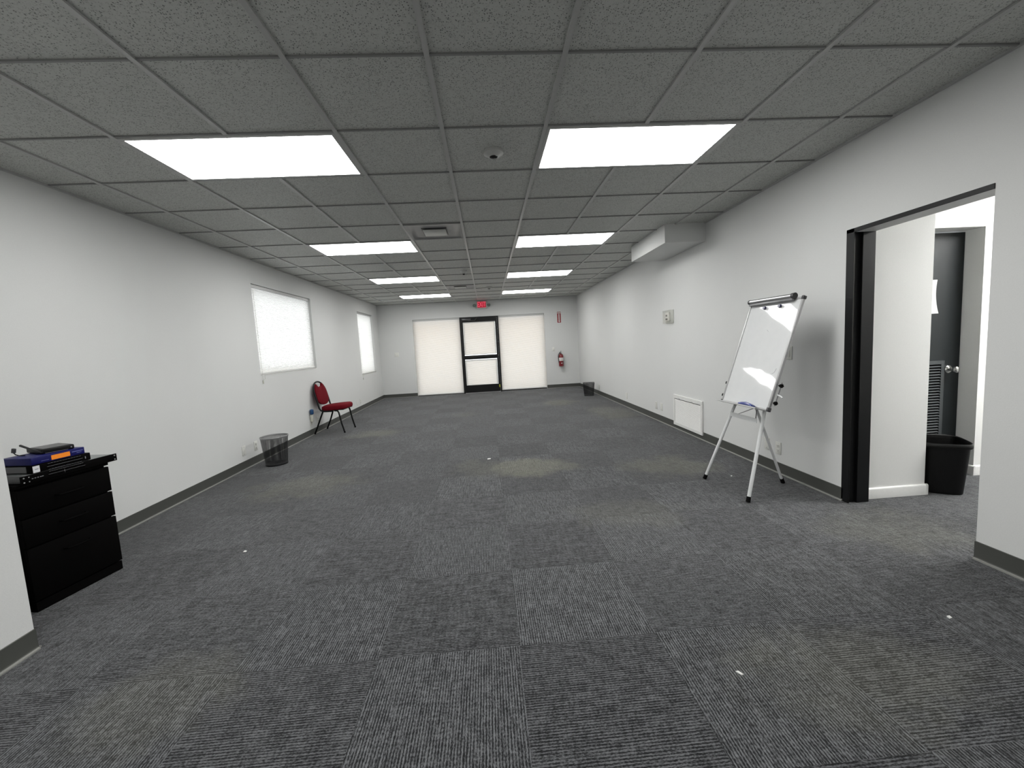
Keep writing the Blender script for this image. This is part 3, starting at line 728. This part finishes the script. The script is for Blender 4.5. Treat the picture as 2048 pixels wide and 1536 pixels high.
ln.build('print_marks', m_mark, rk, world=False, smooth=False)
sc_ = MB()
for yy_ in (-.228, .228):
    for zz in (.010, .034): sc_.cyl((.0015, yy_, zz), (.0028, yy_, zz), .0038, n=10)
for zz in (.010, .034): sc_.cyl((.0015, -.206, zz), (.0026, -.206, zz), .003, n=10)
build_each(sc_, 'screw_hole', m_alup, rk, world=False)

sw = thing('network_switch', 'black network switch with white label sandwiched under the blue box', 'network switch', (-2.303, .545, zt+.0445), RZ)
MB().bevbox(-.20, 0, -.142, .142, .002, .044, .0015).box(-.19, -.01, -.13, .13, 0, .002).build('case', m_cab, sw, world=False)
MB().box(-.165, -.035, -.1428, -.142, .006, .040).build('side_panel', m_equip, sw, world=False, smooth=False)
MB().box(0, .0008, -.138, -.108, .004, .040).build('white_label', m_sticklab, sw, world=False, smooth=False)
tm = MB().box(.0008, .0012, -.130, -.114, .020, .024); tm.build('label_print', m_mark, sw, world=False, smooth=False)
pr = MB(); front_ports(pr, .0002, -.075, .10, .024, .036, 12); front_ports(pr, .0002, -.075, .10, .006, .018, 12); pr.build('port_rows', m_port, sw, world=False, smooth=False)
ln = MB().box(.0, .0012, -.075, .10, .0205, .0215).box(.0, .0012, .112, .116, .014, .028); front_ports(ln, .0006, -.07, .095, .037, .038, 12); front_ports(ln, .0006, -.07, .095, .004, .005, 12); ln.build('print_marks', m_mark, sw, world=False, smooth=False)

bb = thing('blue_switch_box', 'dark blue network box with orange sticker on the equipment stack', 'network switch', (-2.306, .535, zt+.0890), RZ)
MB().bevbox(-.20, 0, -.128, .128, .002, .042, .003).box(-.19, -.01, -.12, .12, 0, .002).build('case', m_bluebox, bb, world=False)
st = MB().box(0, .0010, -.038, .052, .008, .034).build('orange_sticker', m_orange, bb, world=False, smooth=False); st['label'] = 'bright orange sticker'
MB().box(0, .0007, .062, .118, .024, .028).box(0, .0007, .085, .110, .015, .018).box(0, .0007, -.085, -.05, .014, .016).build('print_marks', plain('pale_blue_print', (.12, .14, .35), .5), bb, world=False, smooth=False)

rtz = zt+.131
ro = thing('router', 'small black router with flat antenna on top of the blue box', 'router', (-2.333, .563, rtz), -math.radians(25))
m_router = plain('router_black_plastic', (.003, .003, .003), .5, spec=.2)
MB().bevbox(-.175, 0, -.070, .070, 0, .028, .007, seg=3).build('case', m_router, ro, world=False)
MB().box(-.16, -.014, -.056, .056, .0278, .0284).build('top_plate', m_equip, ro, world=False, smooth=False)
MB().box(-.0005, .0010, -.055, .04, .0025, .004).box(-.0005, .001, .052, .058, .010, .018).build('light_strip', m_mark, ro, world=False, smooth=False)
an = MB(); an.tube([(.004, -.066, .010), (-.08, -.082, .030), (-.165, -.092, .050)], [.0045, .0055, .0065], 8); an.build('antenna', m_black, ro, world=False)
cp = MB(); p0 = Vector((-2.45, .500, zt+.133))
cp.tube([p0, p0+Vector((-.02, -.012, .002)), p0+Vector((-.03, -.018, .010)), p0+Vector((-.036, -.022, .022))], .0028, 8)
cpl = thing('power_plug', 'small black cable plug sticking up behind the equipment stack', 'plug', p0)
cp.build('cable', m_black, cpl)
MB().bevbox(-.008, .008, -.006, .006, 0, .026, .002, Matrix.Translation(p0+Vector((-.036, -.022, .021))) @ Matrix.Rotation(.25, 4, 'Y')).build('plug_head', m_dgrey, cpl)

# ------------------------------------------------------------------ red chair
ch = thing('banquet_chair', 'dark red upholstered chair with black legs against the left wall', 'chair', (-2.518, 5.25, 0), -math.radians(4))
hwid = .225
def arc(p0, p1, p2, n=6):
    return [tuple((1-t)**2*a+2*t*(1-t)*b+t*t*c_ for a, b, c_ in zip(p0, p1, p2)) for t in [i/n for i in range(n+1)]]
R_ = .0135
for s_ in (-1, 1):
    q = MB(); q.tube([(.105, s_*(hwid-.02), .378)]+arc((.14, s_*(hwid-.012), .378), (.172, s_*(hwid-.004), .378), (.185, s_*hwid, .335))+[(.215, s_*hwid, .16), (.252, s_*hwid, .012)], R_, 10)
    l = q.build('leg', m_chair, ch, world=False)
    MB().cyl((.2505, s_*hwid, .022), (.254, s_*hwid, 0), .0135, n=12).build('foot_cap', m_rubber, l, world=False)
for s_ in (-1, 1):
    q = MB(); q.tube([(-.085, s_*(hwid-.02), .378), (-.095, s_*(hwid-.015), .362), (-.17, s_*hwid, .18), (-.246, s_*hwid, .012)], R_, 10)
    l = q.build('leg', m_chair, ch, world=False)
    MB().cyl((-.2445, s_*hwid, .022), (-.249, s_*hwid, 0), .0135, n=12).build('foot_cap', m_rubber, l, world=False)
# back frame: one bent tube from under the seat up and over
def backline(s_):
    return [(.06, s_*.205, .372), (-.02, s_*.208, .372)]+arc((-.075, s_*.21, .374), (-.125, s_*.212, .38), (-.145, s_*.212, .44))+[(-.165, s_*.212, .53), (-.195, s_*.21, .66)]
left = backline(-1); right = backline(1)
top = []
for i in range(1, 16):
    a = math.pi*i/16
    zz = .66+.205*math.sin(a)**.85; yy_ = -.21*math.cos(a)
    top.append((-.195-(zz-.66)*.24, yy_, zz))
MB().tube(left+top+right[::-1], R_, 10).build('back_frame', m_chair, ch, world=False)
# back pad
bm = MB(); outl = []
for i in range(41):
    a = i/40
# outline (y,z) : shield with scooped top
def pad_outline():
    pts = []
    for i in range(0, 25):       # bottom half rounded: from right mid down to left mid
        a = -math.pi*i/24
        pts.append((.196*math.cos(a), .575+.105*math.sin(a)))
    lft = [(-.199, .64), (-.196, .70), (-.180, .755), (-.150, .800), (-.130, .824), (-.118, .834), (-.104, .834), (-.088, .806), (-.060, .785)]
    pts += lft+[(0, .778)]+[(-a_, b_) for a_, b_ in reversed(lft)]
    return pts
po = pad_outline(); cyy, czz = 0, .62; vs_ = []; fs = []; k = len(po)
layers = [(.90, -.020), (.985, -.014), (1.0, 0), (.985, .014), (.90, .021), (.6, .028), (.25, .031)]
for sc2, off in layers:
    for (y_, z_) in po:
        yy_ = y_*sc2; zz = czz+(z_-czz)*sc2
        bx = -.145-.225*(zz-.44)*.95 if zz > .44 else -.145
        vs_.append((bx+off+.004, yy_, zz))
for i in range(len(layers)-1):
    for j in range(k): fs.append((i*k+j, i*k+(j+1) % k, (i+1)*k+(j+1) % k, (i+1)*k+j))
fs.append(tuple(range(k))); fs.append(tuple((len(layers)-1)*k+j for j in reversed(range(k))))
MB().add(vs_, fs).build('backrest', m_red, ch, world=False)
# seat pad: rounded trapezoid cushion
so = []
def superel(a, ax, ay, p=3.6): 
    c_, s2_ = math.cos(a), math.sin(a); return ax*abs(c_)**(2/p)*(1 if c_ >= 0 else -1), ay*abs(s2_)**(2/p)*(1 if s2_ >= 0 else -1)
k = 48; vs_ = []; fs = []
prof = [(.0, .388), (.90, .386), (.975, .392), (1.0, .412), (.998, .436), (.97, .455), (.86, .468), (.5, .475), (.2, .477)]
for sc2, z_ in prof[1:]:
    for i in range(k):
        x_, y_ = superel(2*math.pi*i/k, .222, .222)
        y_ *= (1+.06*(x_/.222)); tilt = .010*(x_/.222)
        vs_.append((.068+x_*sc2, y_*sc2, z_+tilt))
for i in range(len(prof)-2):
    for j in range(k): fs.append((i*k+j, i*k+(j+1) % k, (i+1)*k+(j+1) % k, (i+1)*k+j))
fs.append(tuple(reversed(range(k)))); fs.append(tuple((len(prof)-2)*k+j for j in range(k)))
MB().add(vs_, fs).build('seat', m_red, ch, world=False)
sf = MB(); sf.tube([(.06, -.205, .378), (.06, 0, .378), (.06, .205, .378)], .010, 8); sf.tube([(.135, -.21, .380), (.135, .21, .380)], .010, 8); sf.tube([(-.085, -.205, .380), (-.085, .205, .380)], .010, 8)
sf.box(-.12, .25, -.19, .19, .382, .400); sf.build('seat_frame', m_chair, ch, world=False)

# ------------------------------------------------------------------ bins
def uvmesh(o, fn):
    me = o.data; uvl = me.uv_layers.new(name='UVMap')
    for p in me.polygons:
        for li in p.loop_indices: uvl.data[li].uv = fn(me.vertices[me.loops[li].vertex_index].co, p)
def round_bin():
    cx, cy = -2.505, 3.225
    t = thing('mesh_wastebasket', 'round black wire-mesh wastebasket near the left wall', 'wastebasket', (cx, cy, 0))
    r0_, r1_, hh_ = .122, .152, .352; n = 48; rows = 6
    vs_ = [((r0_+(r1_-r0_)*i/rows)*math.cos(2*math.pi*j/n), (r0_+(r1_-r0_)*i/rows)*math.sin(2*math.pi*j/n), .01+(hh_-.02)*i/rows) for i in range(rows+1) for j in range(n)]
    fs = [(i*n+j, i*n+(j+1) % n, (i+1)*n+(j+1) % n, (i+1)*n+j) for i in range(rows) for j in range(n)]
    o = MB().add(vs_, fs).build('mesh_wall', m_wire, t, world=False)
    def uvf(co, p):
        a = math.atan2(co.y, co.x); c0 = math.atan2(p.center.y, p.center.x)
        if a-c0 > math.pi: a -= 2*math.pi
        if c0-a > math.pi: a += 2*math.pi
        return (a*.138, co.z)
    uvmesh(o, uvf)
    MB().lathe([(0, .002), (r0_+.002, .002), (r0_+.004, .010), (r0_+.001, .018), (0, .006)], 40).build('base', m_black, t, world=False)
    MB().lathe([(r1_-.003, hh_-.018), (r1_+.001, hh_-.018), (r1_+.003, hh_-.006), (r1_+.007, hh_-.002), (r1_+.005, hh_+.004), (r1_-.001, hh_+.003), (r1_-.003, hh_-.004)], 48, closed=True).build('rim', plain('grey_rim_metal', (.30, .30, .30), .25, metal=.4), t, world=False)
    MB().box(r0_-.001, r0_+.001, -.006, .006, 0, .001).tube([(-r0_*.0-.0, r0_, .012), (0, r1_-.001, hh_-.01)], .0025, 8).build('seam', m_crutch, t, world=False)
round_bin()
def square_bin():
    t = thing('mesh_wastebasket', 'square black wire-mesh wastebasket in the far right corner', 'wastebasket', (2.555, 7.74, 0), math.radians(-14))
    a0, a1, hh_ = .105, .135, .300
    vs_ = []; rows = 4
    for i in range(rows+1):
        a = a0+(a1-a0)*i/rows; z = .008+(hh_-.012)*i/rows
        for j in range(4): vs_.append(((-a, a, a, -a)[j], (-a, -a, a, a)[j], z))
    fs = [(i*4+j, i*4+(j+1) % 4, (i+1)*4+(j+1) % 4, (i+1)*4+j) for i in range(rows) for j in range(4)]
    o = MB().add(vs_, fs).build('mesh_wall', m_wire, t, world=False, smooth=False)
    uvmesh(o, lambda co, p: ((co.x if abs(p.normal.y) > .5 else co.y), co.z))
    MB().bevbox(-a0-.002, a0+.002, -a0-.002, a0+.002, 0, .014, .003).build('base', m_black, t, world=False)
    a = a1; MB().tube([(-a, -a, hh_), (a, -a, hh_), (a, a, hh_), (-a, a, hh_)], .005, 8, closed=True).build('rim', m_black, t, world=False)
    q = MB()
    for j in range(4):
        sx, sy = (-1, 1, 1, -1)[j], (-1, -1, 1, 1)[j]; q.tube([(sx*a0, sy*a0, .01), (sx*a1, sy*a1, hh_)], .003, 6)
    build_each(q, 'corner_wire', m_black, t, world=False)
square_bin()
# plastic bin in the hall
hb_ = thing('trash_can', 'black plastic trash can standing in the hall beyond the doorway', 'trash can', (3.662, 1.012, 0), math.radians(-32))
def sq(a, ax, ay, p=4): 
    c_, s2_ = math.cos(a), math.sin(a); return (ax*abs(c_)**(2/p)*(1 if c_ >= 0 else -1), ay*abs(s2_)**(2/p)*(1 if s2_ >= 0 else -1))
def loft(prof, k=40, mb=None):
    mb = mb or MB(); vs_ = []
    for ax, ay, z in prof:
        for i in range(k): x_, y_ = sq(2*math.pi*i/k, ax, ay); vs_.append((x_, y_, z))
    fs = [(i*k+j, i*k+(j+1) % k, (i+1)*k+(j+1) % k, (i+1)*k+j) for i in range(len(prof)-1) for j in range(k)]
    mb.add(vs_, fs); return mb
bw, bd = .118, .142
loft([(0, 0, .0), (bw*.96, bd*.96, .0), (bw, bd, .006), (bw*1.20, bd*1.22, .375), (bw*1.17, bd*1.18, .375), (bw*.96, bd*.95, .012), (0, 0, .012)]).build('bucket', m_bin, hb_, world=False)
loft([(bw*1.17, bd*1.18, .372), (bw*1.25, bd*1.30, .360), (bw*1.28, bd*1.34, .368), (bw*1.28, bd*1.34, .386), (bw*1.24, bd*1.28, .398), (bw*1.19, bd*1.2, .392), (bw*1.17, bd*1.18, .372)]).build('rim', m_bin, hb_, world=False)

# ------------------------------------------------------------------ whiteboard easel
ez = thing('whiteboard_easel', 'white tripod easel holding a glossy whiteboard by the right wall', 'easel', (2.30, 1.31, 0))
ti = math.radians(18.5); az = math.radians(-88.2); BW, BH = .587, .886
O = Vector((2.237, 1.581, .710)); ax_r = Vector((math.cos(az), math.sin(az), 0)); n0_ = Vector((math.sin(az), -math.cos(az), 0))
ax_u = Vector((0, 0, 1))*math.cos(ti)-n0_*math.sin(ti); ax_n = n0_*math.cos(ti)+Vector((0, 0, 1))*math.sin(ti)
Mbd = Matrix((ax_r, -ax_n, ax_u)).transposed().to_4x4(); Mbd.translation = O      # local x right, y into board, z up the board
MB().box(.010, BW-.010, .002, .010, .010, BH-.010, Mbd).build('writing_surface', m_board, ez, smooth=False)
MB().box(.012, BW-.012, .010, .014, .012, BH-.012, Mbd).build('backing_board', m_crutch, ez, smooth=False)
fm = MB(); e_ = .018
fm.bevbox(0, e_, -.004, .016, e_*.5, BH-e_*.5, .003, Mbd).bevbox(BW-e_, BW, -.004, .016, e_*.5, BH-e_*.5, .003, Mbd).bevbox(e_*.5, BW-e_*.5, -.004, .016, 0, e_, .003, Mbd).bevbox(e_*.5, BW-e_*.5, -.004, .016, BH-e_, BH, .003, Mbd)
fm.build('board_frame', m_alup, ez)
for (cx_, cz_) in ((0, 0), (BW, 0), (0, BH), (BW, BH)):
    r_c = .022 if cx_ == BW else .016
    MB().bevbox(cx_-r_c*.8 if cx_ else -.004, cx_+.004 if cx_ else r_c*1.2, -.009, .021, cz_-r_c if cz_ else -.004, cz_+.005 if cz_ else r_c*1.3, .005, Mbd, seg=3).build('corner_cap', m_dgrey, ez)
# clamp rail at the top
tb = MB(); tb.cyl(Mbd @ Vector((.030, -.026, BH+.004)), Mbd @ Vector((.503, -.026, BH+.004)), .0175, n=24); tb.build('clamp_tube', m_alu, ez)
tb = MB(); tb.cyl(Mbd @ Vector((.012, -.026, BH+.004)), Mbd @ Vector((.030, -.026, BH+.004)), .019, n=24); tb.cyl(Mbd @ Vector((.503, -.026, BH+.004)), Mbd @ Vector((.528, -.026, BH+.004)), .0215, n=24); build_each(tb, 'tube_cap', m_dgrey, ez)
MB().bevbox(.02, .512, -.030, -.005, BH-.030, BH-.012, .004, Mbd).build('clamp_bar', m_crutch, ez)
for xx in (.204, .375):
    q = MB(); q.cyl(Mbd @ Vector((xx, -.004, BH-.058)), Mbd @ Vector((xx, -.018, BH-.058)), .014, .013, 20); q.build('clamp_knob', m_navy, ez)
for (xx, zz, s_) in ((-.028, .172, -1), (-.030, .060, -1), (BW+.026, .205, 1), (BW+.022, .070, 1)):
    q = MB(); xa = 0 if s_ < 0 else BW
    q.cyl(Mbd @ Vector((xa, .022, zz)), Mbd @ Vector((xx, .022, zz)), .006, n=10)
    k6 = MB()
    for m_ in range(5):
        a = 2*math.pi*m_/5; k6.cyl(Mbd @ Vector((xx-.008*s_, .022+.008*math.cos(a), zz+.008*math.sin(a))), Mbd @ Vector((xx+.006*s_, .022+.008*math.cos(a), zz+.008*math.sin(a))), .007, n=10)
    q.add(k6.v, k6.f); q.build('arm_knob', m_rubber, ez)
q = MB(); q.tube([Mbd @ Vector((BW+.004, .030, .135)), Mbd @ Vector((BW+.035, .032, .128)), Mbd @ Vector((BW+.055, .034, .118))], .006, 8); q.build('arm_lever', m_legw, ez)
q = MB(); q.tube([Mbd @ Vector((-.010, .030, .0)), Mbd @ Vector((-.012, .030, .20))], .004, 8); q.tube([Mbd @ Vector((BW+.010, .030, .05)), Mbd @ Vector((BW+.012, .030, .23))], .004, 8); build_each(q, 'side_rod', m_crutch, ez)
# tray
q = MB(); q.box(0.005, BW-.06, -.060, -.002, -.004, -.001, Mbd).box(0.005, BW-.06, -.062, -.059, -.004, .006, Mbd); q.build('marker_tray', m_alup, ez)
# legs
def leg(foot, topp, r_=.0125):
    foot = Vector(foot); topp = Vector(topp); d = (topp-foot).normalized(); s = foot+d*.030
    l = MB().cyl(s, topp, r_, n=18).build('leg', m_legw, ez); MB().cyl(foot+Vector((0, 0, .0)), foot+d*.042, .0165, .0155, 16).build('rubber_foot', m_rubber, l)
leg((2.084, 1.598, .004), (2.432, 1.440, 1.05)); leg((2.120, 1.027, .004), (2.432, 1.187, 1.05), .0135); leg((2.651, 1.362, .004), (2.345, 1.305, .755), .0105)
MB().bevbox(2.408, 2.452, 1.165, 1.46, 1.03, 1.075, .008).build('leg_bracket', m_dgrey, ez)
q = MB(); q.box(-.175, .175, -.002, .002, -.018, .018, Matrix.Translation((2.272, 1.325, .606)) @ Matrix.Rotation(math.pi/2, 4, 'Z')); q.build('cross_brace', m_legw, ez)
q = MB(); q.tube([(2.290, 1.43, .612), (2.330, 1.26, .690)], .0028, 6); q.tube([(2.300, 1.190, .685), (2.280, 1.175, .612)], .004, 6); build_each(q, 'fold_rod', m_crutch, ez)
q = MB(); q.bevbox(2.320, 2.368, 1.275, 1.335, .735, .80, .006).box(2.335, 2.350, 1.20, 1.42, .765, .785); q.build('rear_leg_hinge', m_dgrey, ez)
# eraser resting in the tray
Me = Mbd @ Matrix.Translation((.375, -.030, .0005))
er = MB(); prof = []
kk = 14; vs_ = []
for ix, t_ in enumerate([0, .08, .2, .5, .8, .92, 1]):
    xx = -.085+.17*t_; hgt = .034*math.sin(math.pi*min(1, max(0, .12+.76*t_)))**.7; wd = .022*(1 if 0 < t_ < 1 else .8)
    for j in range(kk):
        a = 2*math.pi*j/kk; c_, s2_ = math.cos(a), math.sin(a)
        vs_.append((xx, wd*(abs(c_)**.6)*(1 if c_ >= 0 else -1), hgt/2+hgt/2*(abs(s2_)**.6)*(1 if s2_ >= 0 else -1)))
fs = [(i*kk+j, i*kk+(j+1) % kk, (i+1)*kk+(j+1) % kk, (i+1)*kk+j) for i in range(6) for j in range(kk)]+[tuple(reversed(range(kk))), tuple(6*kk+j for j in range(kk))]
ero = thing('whiteboard_eraser', 'blue curved eraser lying in the tray of the whiteboard', 'eraser', Me.translation)
MB().add(vs_, fs, Me).build('grip', m_blue, ero)
MB().box(-.080, .080, -.019, .019, 0, .004, Me).build('felt_pad', m_dgrey, ero)
# small pen marks on the board
pm = MB()
pm.tube([Mbd @ Vector((.300, .0012, .640)), Mbd @ Vector((.312, .0012, .634)), Mbd @ Vector((.320, .0012, .626))], .0014, 5)
pm.tube([Mbd @ Vector((.535, .0012, .330)), Mbd @ Vector((.525, .0012, .300)), Mbd @ Vector((.505, .0012, .285)), Mbd @ Vector((.49, .0012, .285))], .0009, 5)
pm.tube([Mbd @ Vector((.024, .0012, .50)), Mbd @ Vector((.026, .0012, .508))], .0014, 5)
build_each(pm, 'pen_mark', plain('faded_marker_grey', (.30, .30, .32), .6), ez)

# ------------------------------------------------------------------ litter on the carpet
for (px, py, sx, sy, rz, lab) in ((.127, 2.77, .026, .013, .5, 'white paper scrap in the middle of the carpet'), (1.082, -.508, .013, .004, -.9, 'tiny white sliver on the carpet, lower right of the middle'),
                                  (2.16, -.33, .012, .007, .4, 'tiny white scrap on the carpet by the near right baseboard'), (-1.56, .88, .010, .007, .2, 'tiny white scrap on the carpet in front of the filing cabinet'),
                                  (2.35, 1.62, .016, .006, .8, 'tiny pale scrap on the carpet between the easel feet')):
    z_ = .004; o = MB().add([(-sx, -sy*.6, 0), (sx*.6, -sy, 0), (sx, sy*.5, 0), (-sx*.4, sy, 0), (-sx, -sy*.6, z_), (sx*.6, -sy, z_*.4), (sx, sy*.5, z_), (-sx*.4, sy, z_*1.5)],
                            [(3, 2, 1, 0), (4, 5, 6, 7), (0, 1, 5, 4), (1, 2, 6, 5), (2, 3, 7, 6), (3, 0, 4, 7)])
    single(o, 'paper_scrap', m_paper, lab, 'paper scrap', (px, py, 0), rz, 'scraps on the carpet')
